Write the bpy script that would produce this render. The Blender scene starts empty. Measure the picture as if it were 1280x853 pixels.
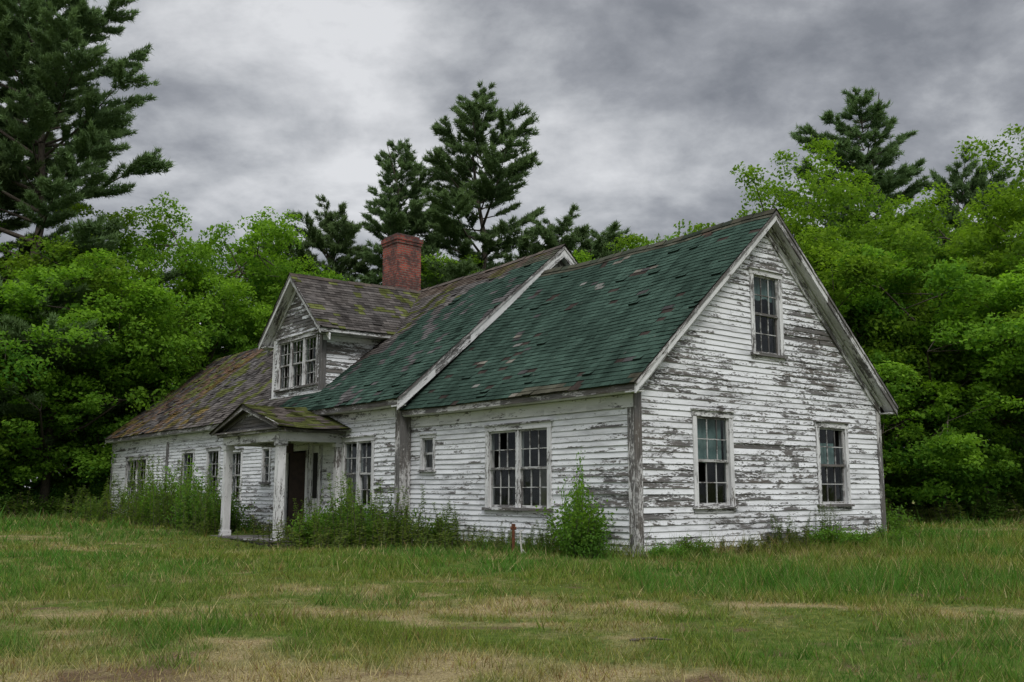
import bpy, math, random
import numpy as np
from mathutils import Vector
random.seed(7); rng=np.random.default_rng(11)
scene=bpy.context.scene
scene.view_settings.view_transform='Standard'
scene.view_settings.look='None'
scene.view_settings.exposure=0

# ------------------------------------------------------------ numpy noise
_perm=np.random.default_rng(3).random((256,256))
def vnoise(x,y,seed=0):
    x=np.asarray(x,float)+seed*17.3; y=np.asarray(y,float)+seed*9.1
    xi=np.floor(x).astype(int); yi=np.floor(y).astype(int)
    fx=x-xi; fy=y-yi; fx=fx*fx*(3-2*fx); fy=fy*fy*(3-2*fy)
    g=lambda a,b:_perm[a%256,b%256]
    return (g(xi,yi)*(1-fx)+g(xi+1,yi)*fx)*(1-fy)+(g(xi,yi+1)*(1-fx)+g(xi+1,yi+1)*fx)*fy
def fbm(x,y,seed=0,o=4):
    s=0;a=.5;t=0
    for i in range(o):
        s=s+a*vnoise(np.asarray(x)*2**i,np.asarray(y)*2**i,seed+i); t+=a; a*=.5
    return s/t
def sstep(a,b,x):
    t=np.clip((x-a)/(b-a),0,1); return t*t*(3-2*t)

# ------------------------------------------------------------ node helpers
def newmat(name):
    m=bpy.data.materials.new(name); m.use_nodes=True
    nt=m.node_tree; nt.nodes.clear()
    out=nt.nodes.new('ShaderNodeOutputMaterial')
    return m,nt,out
def N(nt,t,**kw):
    n=nt.nodes.new(t)
    for k,v in kw.items():
        if k in n.inputs: n.inputs[k].default_value=v
        else: setattr(n,k,v)
    return n
def L(nt,a,b): nt.links.new(a,b)
def ramp(nt,fac,stops,interp='LINEAR'):
    r=nt.nodes.new('ShaderNodeValToRGB'); r.color_ramp.interpolation=interp
    e=r.color_ramp.elements
    while len(e)<len(stops): e.new(.5)
    for i,(p,c) in enumerate(stops):
        e[i].position=p; e[i].color=(c[0],c[1],c[2],1) if hasattr(c,'__len__') else (c,c,c,1)
    if fac is not None: L(nt,fac,r.inputs[0])
    return r
def math_(nt,op,a,b=None,c=None):
    n=nt.nodes.new('ShaderNodeMath'); n.operation=op
    for i,v in enumerate((a,b,c)):
        if v is None: continue
        if isinstance(v,(int,float)): n.inputs[i].default_value=v
        else: L(nt,v,n.inputs[i])
    return n.outputs[0]
def mixc(nt,fac,a,b,mode='MIX'):
    n=nt.nodes.new('ShaderNodeMix'); n.data_type='RGBA'; n.blend_type=mode
    for s,v in ((n.inputs[0],fac),(n.inputs[6],a),(n.inputs[7],b)):
        if isinstance(v,(int,float)): s.default_value=v
        elif isinstance(v,tuple): s.default_value=(*v,1) if len(v)==3 else v
        else: L(nt,v,s)
    return n.outputs[2]
def uvnoise(nt,sx,sy,scale=1,detail=4,rough=.6,off=0,dist=0,src=None):
    if src is None:
        src=nt.nodes.new('ShaderNodeTexCoord').outputs['UV']
    mp=nt.nodes.new('ShaderNodeMapping'); mp.inputs['Scale'].default_value=(sx,sy,1)
    mp.inputs['Location'].default_value=(off,off*1.7,off*.3)
    L(nt,src,mp.inputs['Vector'])
    n=N(nt,'ShaderNodeTexNoise'); n.inputs['Scale'].default_value=scale
    n.inputs['Detail'].default_value=detail; n.inputs['Roughness'].default_value=rough
    n.inputs['Distortion'].default_value=dist
    L(nt,mp.outputs[0],n.inputs['Vector']); return n.outputs['Fac']

def peel_material(name,thresh,paint=(.78,.79,.81),woodlo=(.035,.033,.032),woodhi=(.22,.212,.207),soft=.018):
    m,nt,out=newmat(name)
    at=nt.nodes.new('ShaderNodeAttribute'); at.attribute_name='Col'
    sep=nt.nodes.new('ShaderNodeSeparateColor'); L(nt,at.outputs['Color'],sep.inputs[0])
    coarse=uvnoise(nt,.45,.7,1,2,.6,3.1)
    streak=uvnoise(nt,2.2,11,1,4,.70,7.7,.3)
    fine=uvnoise(nt,12,50,1,3,.7,1.3)
    v=math_(nt,'MULTIPLY',coarse,.8)
    v=math_(nt,'MULTIPLY_ADD',streak,.95,v)
    v=math_(nt,'MULTIPLY_ADD',fine,.70,v)
    v=math_(nt,'MULTIPLY_ADD',sep.outputs[0],.13,v)
    v=math_(nt,'MULTIPLY_ADD',sep.outputs[1],.12,v)
    v=math_(nt,'MULTIPLY_ADD',sep.outputs[2],.5,v)
    v=math_(nt,'MULTIPLY',v,.5)
    mask=ramp(nt,v,[(thresh-soft,0),(thresh+soft,1)]).outputs[0]
    grain=uvnoise(nt,2.5,85,1,3,.7,5)
    gr2=uvnoise(nt,.9,3,1,2,.6,9)
    wood=ramp(nt,grain,[(.28,woodlo),(.5,tuple((a+b)/2 for a,b in zip(woodlo,woodhi))),(.72,woodhi)]).outputs[0]
    wood=mixc(nt,ramp(nt,gr2,[(.45,0),(.7,.4)]).outputs[0],wood,(.13,.105,.08))
    dirt=uvnoise(nt,.8,3.5,1,5,.65,12)
    pc=ramp(nt,dirt,[(.28,tuple(c*.52 for c in paint)),(.5,tuple(c*.90 for c in paint)),(.68,paint)]).outputs[0]
    col=mixc(nt,mask,pc,wood)
    b=N(nt,'ShaderNodeBump'); b.inputs['Strength'].default_value=.5; b.inputs['Distance'].default_value=.006
    L(nt,grain,b.inputs['Height'])
    p=N(nt,'ShaderNodeBsdfDiffuse')
    L(nt,col,p.inputs['Color']); L(nt,b.outputs[0],p.inputs['Normal']); L(nt,p.outputs[0],out.inputs[0])
    return m
MS=peel_material('peeling_clapboard_paint',.762)
MSG=peel_material('weathered_gable_paint',.725)
MT=peel_material('peeling_trim_paint',.735,paint=(.70,.70,.70))
MTW=peel_material('bare_weathered_trim',.65,paint=(.56,.55,.54))
MSASH=peel_material('worn_sash_paint',.71,paint=(.52,.52,.51))

def shingle_material():
    m,nt,out=newmat('asphalt_shingles')
    at=nt.nodes.new('ShaderNodeAttribute'); at.attribute_name='Col'
    g=uvnoise(nt,1,1,45,2,.7,2)
    c=mixc(nt,1.0,at.outputs['Color'],ramp(nt,g,[(.3,.6),(.7,1.45)]).outputs[0],'MULTIPLY')
    s=uvnoise(nt,2.2,.5,1,4,.7,4)
    c=mixc(nt,1.0,c,ramp(nt,s,[(.3,.55),(.65,1.2)]).outputs[0],'MULTIPLY')
    l=uvnoise(nt,1,1,7,4,.7,21)
    c=mixc(nt,ramp(nt,l,[(.66,0),(.71,.4)]).outputs[0],c,(.18,.18,.15))
    b=N(nt,'ShaderNodeBump'); b.inputs['Strength'].default_value=.5; b.inputs['Distance'].default_value=.01
    L(nt,g,b.inputs['Height'])
    p=N(nt,'ShaderNodeBsdfDiffuse')
    L(nt,c,p.inputs['Color']); L(nt,b.outputs[0],p.inputs['Normal']); L(nt,p.outputs[0],out.inputs[0]); return m
MR=shingle_material()

def simple_mat(name,c1,c2,scale=6,rough=.85,sx=1,sy=1,bump=.3,spec=.3):
    m,nt,out=newmat(name)
    src=nt.nodes.new('ShaderNodeTexCoord').outputs['Object']
    n=uvnoise(nt,sx,sy,scale,4,.65,1,src=src)
    c=ramp(nt,n,[(.3,c1),(.7,c2)]).outputs[0]
    b=N(nt,'ShaderNodeBump'); b.inputs['Strength'].default_value=bump; b.inputs['Distance'].default_value=.02
    L(nt,n,b.inputs['Height'])
    p=N(nt,'ShaderNodeBsdfPrincipled'); p.inputs['Roughness'].default_value=rough; p.inputs['Specular IOR Level'].default_value=spec
    L(nt,c,p.inputs['Base Color']); L(nt,b.outputs[0],p.inputs['Normal']); L(nt,p.outputs[0],out.inputs[0]); return m
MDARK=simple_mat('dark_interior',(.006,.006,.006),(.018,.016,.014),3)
MDECK=simple_mat('roof_sheathing',(.03,.027,.024),(.08,.07,.06),8)
MFOUND=simple_mat('fieldstone_foundation',(.07,.065,.06),(.22,.21,.19),3,bump=.8)
MDOOR=simple_mat('old_door_wood',(.018,.010,.007),(.05,.028,.018),5,.6)
MCURT=simple_mat('faded_curtain',(.10,.18,.17),(.24,.32,.30),4)
MBLIND=simple_mat('yellowed_blind',(.10,.09,.07),(.20,.18,.15),5)
MRUST=simple_mat('rusty_iron',(.07,.025,.012),(.17,.06,.03),20)
MSTICK=simple_mat('pale_stick',(.35,.33,.3),(.6,.58,.54),20)
MMETAL=simple_mat('dull_lead_flashing',(.05,.05,.05),(.14,.14,.14),9,.5)

def glass_mat():
    m,nt,out=newmat('old_window_glass')
    g=N(nt,'ShaderNodeBsdfGlossy'); g.inputs['Roughness'].default_value=.05; g.inputs['Color'].default_value=(.75,.8,.84,1)
    t=N(nt,'ShaderNodeBsdfTransparent'); t.inputs['Color'].default_value=(.70,.75,.75,1)
    lw=N(nt,'ShaderNodeLayerWeight'); lw.inputs['Blend'].default_value=.5
    src=nt.nodes.new('ShaderNodeTexCoord').outputs['Object']
    n=uvnoise(nt,1,1,2.5,2,.5,1,src=src)
    b=N(nt,'ShaderNodeBump'); b.inputs['Strength'].default_value=.15; b.inputs['Distance'].default_value=.02
    L(nt,n,b.inputs['Height']); L(nt,b.outputs[0],g.inputs['Normal'])
    f=math_(nt,'MULTIPLY_ADD',math_(nt,'POWER',lw.outputs['Facing'],4.0),.5,.04)
    mx=N(nt,'ShaderNodeMixShader'); L(nt,f,mx.inputs[0]); L(nt,t.outputs[0],mx.inputs[1]); L(nt,g.outputs[0],mx.inputs[2])
    d=N(nt,'ShaderNodeBsdfDiffuse'); d.inputs['Color'].default_value=(.2,.2,.18,1)
    n2=uvnoise(nt,1,1,6,3,.7,5,src=src)
    mx2=N(nt,'ShaderNodeMixShader'); L(nt,ramp(nt,n2,[(.48,.005),(.75,.09)]).outputs[0],mx2.inputs[0])
    L(nt,mx.outputs[0],mx2.inputs[1]); L(nt,d.outputs[0],mx2.inputs[2]); L(nt,mx2.outputs[0],out.inputs[0]); return m
MGLASS=glass_mat()

def brick_mat():
    m,nt,out=newmat('red_brick')
    uv=nt.nodes.new('ShaderNodeTexCoord').outputs['UV']
    bt=nt.nodes.new('ShaderNodeTexBrick'); L(nt,uv,bt.inputs['Vector'])
    bt.inputs['Scale'].default_value=1; bt.inputs['Brick Width'].default_value=.23; bt.inputs['Row Height'].default_value=.085
    bt.inputs['Mortar Size'].default_value=.015; bt.inputs['Mortar Smooth'].default_value=.2; bt.inputs['Bias'].default_value=-.2
    bt.inputs['Color1'].default_value=(.36,.065,.04,1); bt.inputs['Color2'].default_value=(.10,.022,.018,1); bt.inputs['Mortar'].default_value=(.20,.15,.12,1)
    n=uvnoise(nt,1,1,2.6,5,.7,2)
    c=mixc(nt,ramp(nt,n,[(.44,0),(.58,.85)]).outputs[0],bt.outputs[0],(.05,.03,.028))
    at=nt.nodes.new('ShaderNodeAttribute'); at.attribute_name='Col'
    sep=nt.nodes.new('ShaderNodeSeparateColor'); L(nt,at.outputs['Color'],sep.inputs[0])
    c=mixc(nt,math_(nt,'MULTIPLY',sep.outputs[0],.7),c,(.035,.028,.026))
    b=N(nt,'ShaderNodeBump'); b.inputs['Strength'].default_value=.8; b.inputs['Distance'].default_value=.01; b.invert=True
    L(nt,bt.outputs[1],b.inputs['Height'])
    p=N(nt,'ShaderNodeBsdfPrincipled'); p.inputs['Roughness'].default_value=.9
    L(nt,c,p.inputs['Base Color']); L(nt,b.outputs[0],p.inputs['Normal']); L(nt,p.outputs[0],out.inputs[0]); return m
MBRICK=brick_mat()

def foliage_mat(name,trans=.35,hv=.35,tt=(1.4,1.5,.6),hj=.016):
    m,nt,out=newmat(name)
    at=nt.nodes.new('ShaderNodeAttribute'); at.attribute_name='Col'
    oi=nt.nodes.new('ShaderNodeObjectInfo')
    hs=nt.nodes.new('ShaderNodeHueSaturation'); L(nt,at.outputs['Color'],hs.inputs['Color'])
    L(nt,math_(nt,'MULTIPLY_ADD',oi.outputs['Random'],hj,.5-hj*.45),hs.inputs['Hue'])
    L(nt,math_(nt,'MULTIPLY_ADD',oi.outputs['Random'],hv,1-hv*.4),hs.inputs['Value'])
    d=N(nt,'ShaderNodeBsdfDiffuse'); L(nt,hs.outputs[0],d.inputs['Color'])
    t=N(nt,'ShaderNodeBsdfTranslucent'); L(nt,mixc(nt,1.0,hs.outputs[0],tt,'MULTIPLY'),t.inputs['Color'])
    mx=N(nt,'ShaderNodeMixShader'); mx.inputs[0].default_value=trans
    L(nt,d.outputs[0],mx.inputs[1]); L(nt,t.outputs[0],mx.inputs[2])
    L(nt,mx.outputs[0],out.inputs[0]); return m
MLEAF=foliage_mat('broadleaf_foliage',.42,.35,hj=.018); MNEED=foliage_mat('pine_needles',.22,.25,(1.2,1.2,.9)); MGRASS=foliage_mat('grass_blades',.38,.0,hj=0)
MBARK=simple_mat('bark',(.03,.024,.018),(.11,.09,.07),6,sx=3,sy=3)

# ------------------------------------------------------------ mesh builder (house parts, local r,s,z)
def warp(p):
    r,s,z=p
    k=float(sstep(2.6,7,z))
    dz=-.07*k*math.sin(max(0,min(1,s/8))*math.pi) if s<8 else -.10*k*math.sin((s-8)/17*math.pi)*(1 if s<25 else 0)
    dz+=.045*(float(vnoise(s*.6,r*.4,5))-.5)*(.4+k)
    dr=.03*(float(vnoise(s*.4,z*.5,8))-.5)
    return (r+dr,s,z+dz)
class MB:
    def __init__(s): s.v=[];s.f=[];s.uv=[];s.c=[];s.m=[];s.mats=[]
    def mi(s,m):
        if m not in s.mats: s.mats.append(m)
        return s.mats.index(m)
    def face(s,pts,m,uv=None,col=(0,.5,0)):
        i=len(s.v); s.v+= [tuple(p) for p in pts]; n=len(pts); s.f.append(tuple(range(i,i+n)))
        if uv is None: uv=[(0,0)]*n
        s.uv+=uv
        if hasattr(col[0],'__len__'): s.c+=[(*c,1) for c in col]
        else: s.c+=[(*col,1)]*n
        s.m.append(s.mi(m))
    def hexa(s,P,m,col=None):
        P=[Vector(p) for p in P]
        if col is None: col=(0,random.random(),0)
        ou=random.random()*40; ov=random.random()*40
        for idx in ((0,1,2,3),(4,5,6,7),(0,1,5,4),(1,2,6,5),(2,3,7,6),(3,0,4,7)):
            q=[P[i] for i in idx]
            a=(q[1]-q[0]); b=(q[3]-q[0])
            la,lb=a.length,b.length
            if la>=lb: uv=[(ou,ov),(ou+la,ov),(ou+la,ov+lb),(ou,ov+lb)]
            else: uv=[(ou,ov),(ou,ov+la),(ou+lb,ov+la),(ou+lb,ov)]
            s.face(q,m,uv,col)
    def box(s,r0,r1,s0,s1,z0,z1,m,col=None):
        n=max(1,int(abs(s1-s0)/1.2))
        for k in range(n):
            a=s0+(s1-s0)*k/n; b=s0+(s1-s0)*(k+1)/n
            s.hexa([(r0,a,z0),(r1,a,z0),(r1,b,z0),(r0,b,z0),(r0,a,z1),(r1,a,z1),(r1,b,z1),(r0,b,z1)],m,col)
    def deck(s,F,l,h,m,off=-.012):
        na=max(1,int(l/.5)); nb=max(1,int(h/.5))
        for i in range(na):
            for j in range(nb):
                a0,a1,b0,b1=l*i/na,l*(i+1)/na,h*j/nb,h*(j+1)/nb
                s.face([F(a0,b0,off),F(a1,b0,off),F(a1,b1,off),F(a0,b1,off)],m)
    def obj(s,name,parent=None,dowarp=True,sub=True):
        me=bpy.data.meshes.new(name)
        v=[warp(p) for p in s.v] if dowarp else s.v
        me.from_pydata(v,[],s.f)
        for m in s.mats: me.materials.append(m)
        me.polygons.foreach_set('material_index',s.m)
        u=me.uv_layers.new(name='UVMap'); u.data.foreach_set('uv',np.array(s.uv,dtype=np.float32).ravel())
        c=me.color_attributes.new('Col','FLOAT_COLOR','CORNER'); c.data.foreach_set('color',np.array(s.c,dtype=np.float32).ravel())
        me.update()
        o=bpy.data.objects.new(name,me); scene.collection.objects.link(o)
        if parent: o.parent=parent
        return o

house=bpy.data.objects.new('farmhouse',None); scene.collection.objects.link(house)
CX,CY=2.35,18.5; ANG=math.atan2(.617,.787)
house.location=(CX,CY,0); house.rotation_euler=(0,0,ANG)
def l2w(r,s): return (CX+.787*r-.617*s, CY+.617*r+.787*s)

def front(r0): return lambda u,z,n:(r0-n,u,z)
def gable(s0): return lambda u,z,n:(u,s0-n,z)
def back(r0): return lambda u,z,n:(r0+n,u,z)
def gable2(s0): return lambda u,z,n:(u,s0+n,z)
LAP=.118
def siding(mb,P,ival,z0,z1,holes,m,dmg=None,lap=LAP):
    z=z0; ro=random.random()*50
    while z<z1-.01:
        zt=min(z+lap,z1)
        a0,b0=ival(z); a1,b1=ival(zt)
        if b0-a0<.05: break
        a,b=min(a0,a1),max(b0,b1)
        segs=[(a,b)]
        for (h0,h1,hz0,hz1) in holes:
            if zt>hz0+.005 and z<hz1-.005:
                ns=[]
                for (x,y) in segs:
                    if h1<=x or h0>=y: ns.append((x,y)); continue
                    if h0>x: ns.append((x,h0))
                    if h1<y: ns.append((h1,y))
                segs=ns
        for (x,y) in segs:
            cuts=[x]; c=x+random.uniform(.6,3.6)
            while c<y-.4: cuts.append(c); c+=random.uniform(1.6,4.2)
            cuts.append(y)
            for i in range(len(cuts)-1):
                ua,ub=cuts[i]+.0015,cuts[i+1]-.0015
                ual=max(ua,a0); ubl=min(ub,b0); uat=max(ua,a1); ubt=min(ub,b1)
                if ubl-ual<.01 : continue
                if ubt<uat: uat=ubt=(uat+ubt)/2
                rd=random.random(); lift=.021+random.random()*.010; tl=random.uniform(-.008,.008)
                if random.random()<.07: tl*=3
                miss=random.random()<.018
                if miss: lift=.004; rd=1.6
                d=dmg((ua+ub)/2,z) if dmg else 0
                n=max(1,int((ub-ua)/1.0))
                for k in range(n):
                    f0,f1=k/n,(k+1)/n
                    l0=ual+(ubl-ual)*f0; l1=ual+(ubl-ual)*f1; t0=uat+(ubt-uat)*f0; t1=uat+(ubt-uat)*f1
                    d0=dmg(l0,z) if dmg else 0; d1=dmg(l1,z) if dmg else 0
                    zz0=z+tl*(f0-.5); zz1=z+tl*(f1-.5)
                    pts=[P(l0,zz0,lift),P(l1,zz1,lift),P(t1,zt+.004,.003),P(t0,zt+.004,.003)]
                    uv=[(l0+rd*7,z+ro),(l1+rd*7,z+ro),(t1+rd*7,zt+ro),(t0+rd*7,zt+ro)]
                    mb.face(pts,m,uv,[(1,rd,d0),(1,rd,d1),(0,rd,d1),(0,rd,d0)])
                    mb.face([P(l0,zz0,lift),P(l1,zz1,lift),P(l1,zz1,-.002),P(l0,zz0,-.002)],m,[(l0,z),(l1,z),(l1,z+.02),(l0,z+.02)],(2.6,rd,d))
        z+=lap

def wbox(mb,P,u0,u1,z0,z1,n0,n1,m,col=None):
    mb.hexa([P(u0,z0,n0),P(u1,z0,n0),P(u1,z0,n1),P(u0,z0,n1),P(u0,z1,n0),P(u1,z1,n0),P(u1,z1,n1),P(u0,z1,n1)],m,col)

def window(parent,name,P,u0,u1,z0,z1,units=1,cols=3,rows=2,cw=.12,wear=.2,curtain=None,casing=MT,fr=None):
    mb=MB(); c=lambda k=0:(0.3,random.random(),wear+k)
    h0,h1,g0,g1=u0+cw,u1-cw,z0+.09,z1-cw
    wbox(mb,P,u0,h0,z0+.05,z1-.004,.004,.045,casing,c()); wbox(mb,P,h1,u1,z0+.05,z1-.004,.004,.045,casing,c())
    wbox(mb,P,u0-.02,u1+.02,z1-cw,z1,.0,.052,casing,c()); 
    wbox(mb,P,u0-.05,u1+.05,z1+.001,z1+.035,.0,.09,casing,c(.15))
    wbox(mb,P,u0-.05,u1+.05,z0+.03,z0+.088,.0,.095,casing,c(.25))
    wbox(mb,P,u0-.01,u1+.01,z0-.05,z0+.029,.0,.036,casing,c(.1))
    for q in ([P(h0,g0,.01),P(h0,g1,.01),P(h0,g1,-.13),P(h0,g0,-.13)],[P(h1,g0,.01),P(h1,g1,.01),P(h1,g1,-.13),P(h1,g0,-.13)],
              [P(h0,g1,.01),P(h1,g1,.01),P(h1,g1,-.13),P(h0,g1,-.13)],[P(h0,g0,.01),P(h1,g0,.01),P(h1,g0,-.13),P(h0,g0,-.13)]):
        mb.face(q,casing,[(0,0),(1,0),(1,.1),(0,.1)],(0,.5,.1))
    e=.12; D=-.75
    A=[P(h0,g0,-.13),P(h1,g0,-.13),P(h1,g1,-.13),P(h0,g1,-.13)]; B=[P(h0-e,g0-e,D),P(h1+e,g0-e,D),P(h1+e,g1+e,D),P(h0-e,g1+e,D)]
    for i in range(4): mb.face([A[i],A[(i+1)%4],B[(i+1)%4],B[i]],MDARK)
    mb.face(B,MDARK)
    mul=.11; Wd=(h1-h0-mul*(units-1))/units
    for k in range(units):
        a=h0+k*(Wd+mul); b=a+Wd
        if k<units-1: wbox(mb,P,b,b+mul,g0,g1,-.12,.03,casing,c())
        mid=(g0+g1)/2
        for (za,zb,n) in ((mid-.02,g1,-.035),(g0,mid+.02,-.075)):
            st=.045; n1=n+.035
            wbox(mb,P,a,a+st,za,zb,n,n1,MSASH,c()); wbox(mb,P,b-st,b,za,zb,n,n1,MSASH,c())
            wbox(mb,P,a+st,b-st,zb-st,zb,n,n1,MSASH,c()); wbox(mb,P,a+st,b-st,za,za+st*1.2,n,n1,MSASH,c(.1))
            ia,ib,ja,jb=a+st,b-st,za+st*1.2,zb-st
            for i in range(1,cols): x=ia+(ib-ia)*i/cols; wbox(mb,P,x-.010,x+.010,ja,jb,n+.006,n1-.004,MSASH,c())
            for j in range(1,rows):
                y=ja+(jb-ja)*j/rows; wbox(mb,P,ia,ib,y-.010,y+.010,n+.007,n1-.002,MSASH,c())
            for i in range(cols):
                for j in range(rows):
                    if random.random()<.10: continue
                    xa,xb=ia+(ib-ia)*i/cols,ia+(ib-ia)*(i+1)/cols; ya,yb=ja+(jb-ja)*j/rows,ja+(jb-ja)*(j+1)/rows
                    t=random.uniform(-.005,.005); t2=random.uniform(-.005,.005)
                    mb.face([P(xa,ya,n+.014+t),P(xb,ya,n+.014-t),P(xb,yb,n+.014-t+t2),P(xa,yb,n+.014+t+t2)],MGLASS)
        if curtain and (curtain[4] is None or curtain[4]==k):
            fa,fb,fz0,fz1,_,cm=curtain
            nn=14
            for i in range(nn):
                x0=a+(b-a)*(fa+(fb-fa)*i/nn); x1=a+(b-a)*(fa+(fb-fa)*(i+1)/nn)
                d0=-.17+.02*math.sin(i*1.9); d1=-.17+.02*math.sin((i+1)*1.9)
                ya=g0+(g1-g0)*fz0+.03*math.sin(i*.8); yb=g0+(g1-g0)*fz1
                mb.face([P(x0,ya,d0),P(x1,ya,d1),P(x1,yb,d1),P(x0,yb,d0)],cm)
    mb.obj(name,parent)
    return (h0-.03,h1+.03,g0-.03,g1+.03)

# ---- roof helpers
GREEN=np.array((.038,.064,.050)); GREY=np.array((.098,.094,.092)); BROWN=np.array((.11,.078,.055)); RUST=np.array((.18,.09,.038)); MOSS=np.array((.095,.105,.036))
def shingles(mb,F,length,slope,colfn,hmask=None,course=.15,tab=.30):
    nr=int(slope/course); course=slope/nr
    for j in range(nr):
        a=-random.random()*tab
        rowd=random.uniform(-.006,.006)
        while a<length:
            w=tab*random.uniform(.7,1.15); a0=max(a,0); a1=min(a+w,length)
            a+=w
            if a1-a0<.03: continue
            b0=j*course-.012+rowd+random.uniform(-.008,.008); b1=(j+1)*course+.015
            if hmask and hmask((a0+a1)/2,(b0+b1)/2): continue
            col,keep=colfn((a0+a1)/2,b0)
            if not keep:
                lf=.004
            else: lf=.016+random.random()*.010
            if random.random()<.02: lf+=.03
            g=.003
            cc=tuple(col)
            lf2=lf+random.uniform(-.004,.006)
            uv=[(a0,b0),(a1,b0),(a1,b1),(a0,b1)]
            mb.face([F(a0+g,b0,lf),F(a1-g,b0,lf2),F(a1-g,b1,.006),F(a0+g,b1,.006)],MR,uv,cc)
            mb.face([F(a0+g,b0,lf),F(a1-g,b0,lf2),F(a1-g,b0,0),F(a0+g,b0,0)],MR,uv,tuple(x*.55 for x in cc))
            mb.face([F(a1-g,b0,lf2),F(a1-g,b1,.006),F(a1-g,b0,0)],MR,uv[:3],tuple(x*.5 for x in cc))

def slopeF(r0,z0,r1,z1,s0,dirn=1):
    Ls=math.hypot(r1-r0,z1-z0); ur,uz=(r1-r0)/Ls,(z1-z0)/Ls; nr,nz=(-uz,ur) if ur>0 else (uz,-ur)
    def F(a,b,n): return (r0+ur*b+nr*n, s0+a, z0+uz*b+nz*n)
    return F,Ls
def slopebox(mb,r0,z0,r1,z1,off,depth,s0,s1,m,col=None):
    mb.hexa([(r0,s0,z0-off-depth),(r1,s0,z1-off-depth),(r1,s1,z1-off-depth),(r0,s1,z0-off-depth),
             (r0,s0,z0-off),(r1,s0,z1-off),(r1,s1,z1-off),(r0,s1,z0-off)],m,col)

# =============================================================== HOUSE
W=8.4; RR=4.2; EO=.30; ZE=3.27; ZR=7.40; M1=(ZR-ZE)/(RR+EO)
ztop1=ZE-.21
A_holes=[]
A_holes.append(window(house,'annex_front_double_window',front(0),2.45,4.75,.78,2.68,units=2,cols=3,wear=.12,curtain=(0,.5,.0,.5,0,MBLIND)))
A_holes.append(window(house,'annex_small_window',front(0),6.83,7.48,1.65,2.6,units=1,cols=1,rows=1,cw=.08,wear=.15,curtain=(0,1,0,1,None,MBLIND)))
G_holes=[]
G_holes.append(window(house,'gable_attic_window',gable(0),3.58,4.70,4.1,6.05,wear=.28,curtain=(0,1,.72,1,None,MCURT)))
G_holes.append(window(house,'gable_left_window',gable(0),1.60,2.84,.84,2.84,wear=.12,curtain=(.0,.95,.5,1,None,MCURT)))
G_holes.append(window(house,'gable_right_window',gable(0),5.75,7.0,.84,2.78,wear=.2,curtain=(.3,.8,.5,.8,None,MCURT)))
mb=MB()
siding(mb,front(0),lambda z:(.10,7.96),-.02,ztop1-.02,A_holes,MS,dmg=lambda u,z:.20*float(sstep(.9,.1,z))+.18*float(sstep(.9,.1,u))+.12*math.exp(-((u-5.9)**2/.5+(z-1.3)**2/1.)) )
mb.obj('annex_front_siding',house)
mb=MB()
def gint(z):
    e=max(0.1,-EO+(z+.30-ZE)/M1); return (e,W-e)
def gd(u,z):
    d=.24*math.exp(-((u-6.6)**2/2.2+(z-3.9)**2/1.3))+.26*math.exp(-((u-5.4)**2/.8+(z-4.9)**2/1.2))+.20*math.exp(-((u-1.5)**2/1.0+(z-3.3)**2/.25))
    d+=.22*math.exp(-((u-.5)**2/.25+(z-2.4)**2/1.4))+.15*math.exp(-((u-4.2)**2/2+(z-6.6)**2/.3))+.20*float(sstep(.55,.0,z))+.14*math.exp(-((u-4.1)**2/3+(z-1.5)**2/2))
    d-=.10*math.exp(-((u-2.4)**2/.8+(z-4.4)**2/.8))
    return d
siding(mb,gable(0),gint,-.02,ZR-.35,G_holes,MSG,dmg=gd)
mb.obj('annex_gable_siding',house)
mb=MB()
siding(mb,back(W),lambda z:(.1,7.96),-.02,ztop1-.02,[],MS)
mb.obj('annex_back_siding',house)
mb=MB()
mb.box(-.035,.15,-.035,-.001,-.25,ztop1+.1,MTW,(0,.6,.18)); mb.box(-.036,-.001,.0,.17,-.25,ztop1,MTW,(0,.6,.15))
mb.box(W-.15,W+.035,-.035,-.001,-.25,ztop1+.1,MTW,(0,.5,.12)); mb.box(W+.001,W+.036,0,.15,-.25,ztop1,MT)
for sgn in (0,1):
    fl=(lambda r:r) if sgn==0 else (lambda r:W-r)
    for k in range(5):
        f0,f1=k/5,(k+1)/5
        ra,za=-EO+(RR+EO)*f0,ZE+(ZR-ZE)*f0; rb,zb=-EO+(RR+EO)*f1,ZE+(ZR-ZE)*f1
        slopebox(mb,fl(ra),za,fl(rb),zb,.03,.20,-.34,-.30,MT,(.3,random.random(),.05 if sgn==0 else .22))
        slopebox(mb,fl(ra),za,fl(rb),zb,.015,.07,-.365,-.341,MTW,(.3,random.random(),.1))
        slopebox(mb,fl(ra),za,fl(rb),zb,.17,.03,-.299,-.04,MT,(.3,random.random(),.15))
        ra2=max(ra,0.); za2=za if ra>=0 else ZE+EO*M1
        slopebox(mb,fl(ra2),za2,fl(rb),zb,.22,.26,-.060,-.0,MT,(.3,random.random(),.12 if sgn==0 else .25))
        slopebox(mb,fl(ra2),za2,fl(rb),zb,.24,.05,-.11,-.061,MT,(.3,random.random(),.1))
for (x0,x1,xs0,xs1,w0,w1) in ((-EO-.005,-EO+.03,-EO+.031,-.03,-.045,-.0),(W+EO-.03,W+EO+.005,W+.03,W+EO-.031,W,W+.045)):
    k=0
    while k<4:
        mb.box(x0,x1,-.30+k*2.07,-.30+(k+1)*2.07-.004,ZE-.17,ZE-.015,MTW,(.3,random.random(),.05)); k+=1
    mb.box(xs0,xs1,-.295,7.98,ZE-.19,ZE-.165,MT)
    mb.box(w0,w1,.0,7.98,ztop1-.24,ztop1+.01,MT,(.3,.5,.0))
mb.obj('annex_trim',house)
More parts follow.
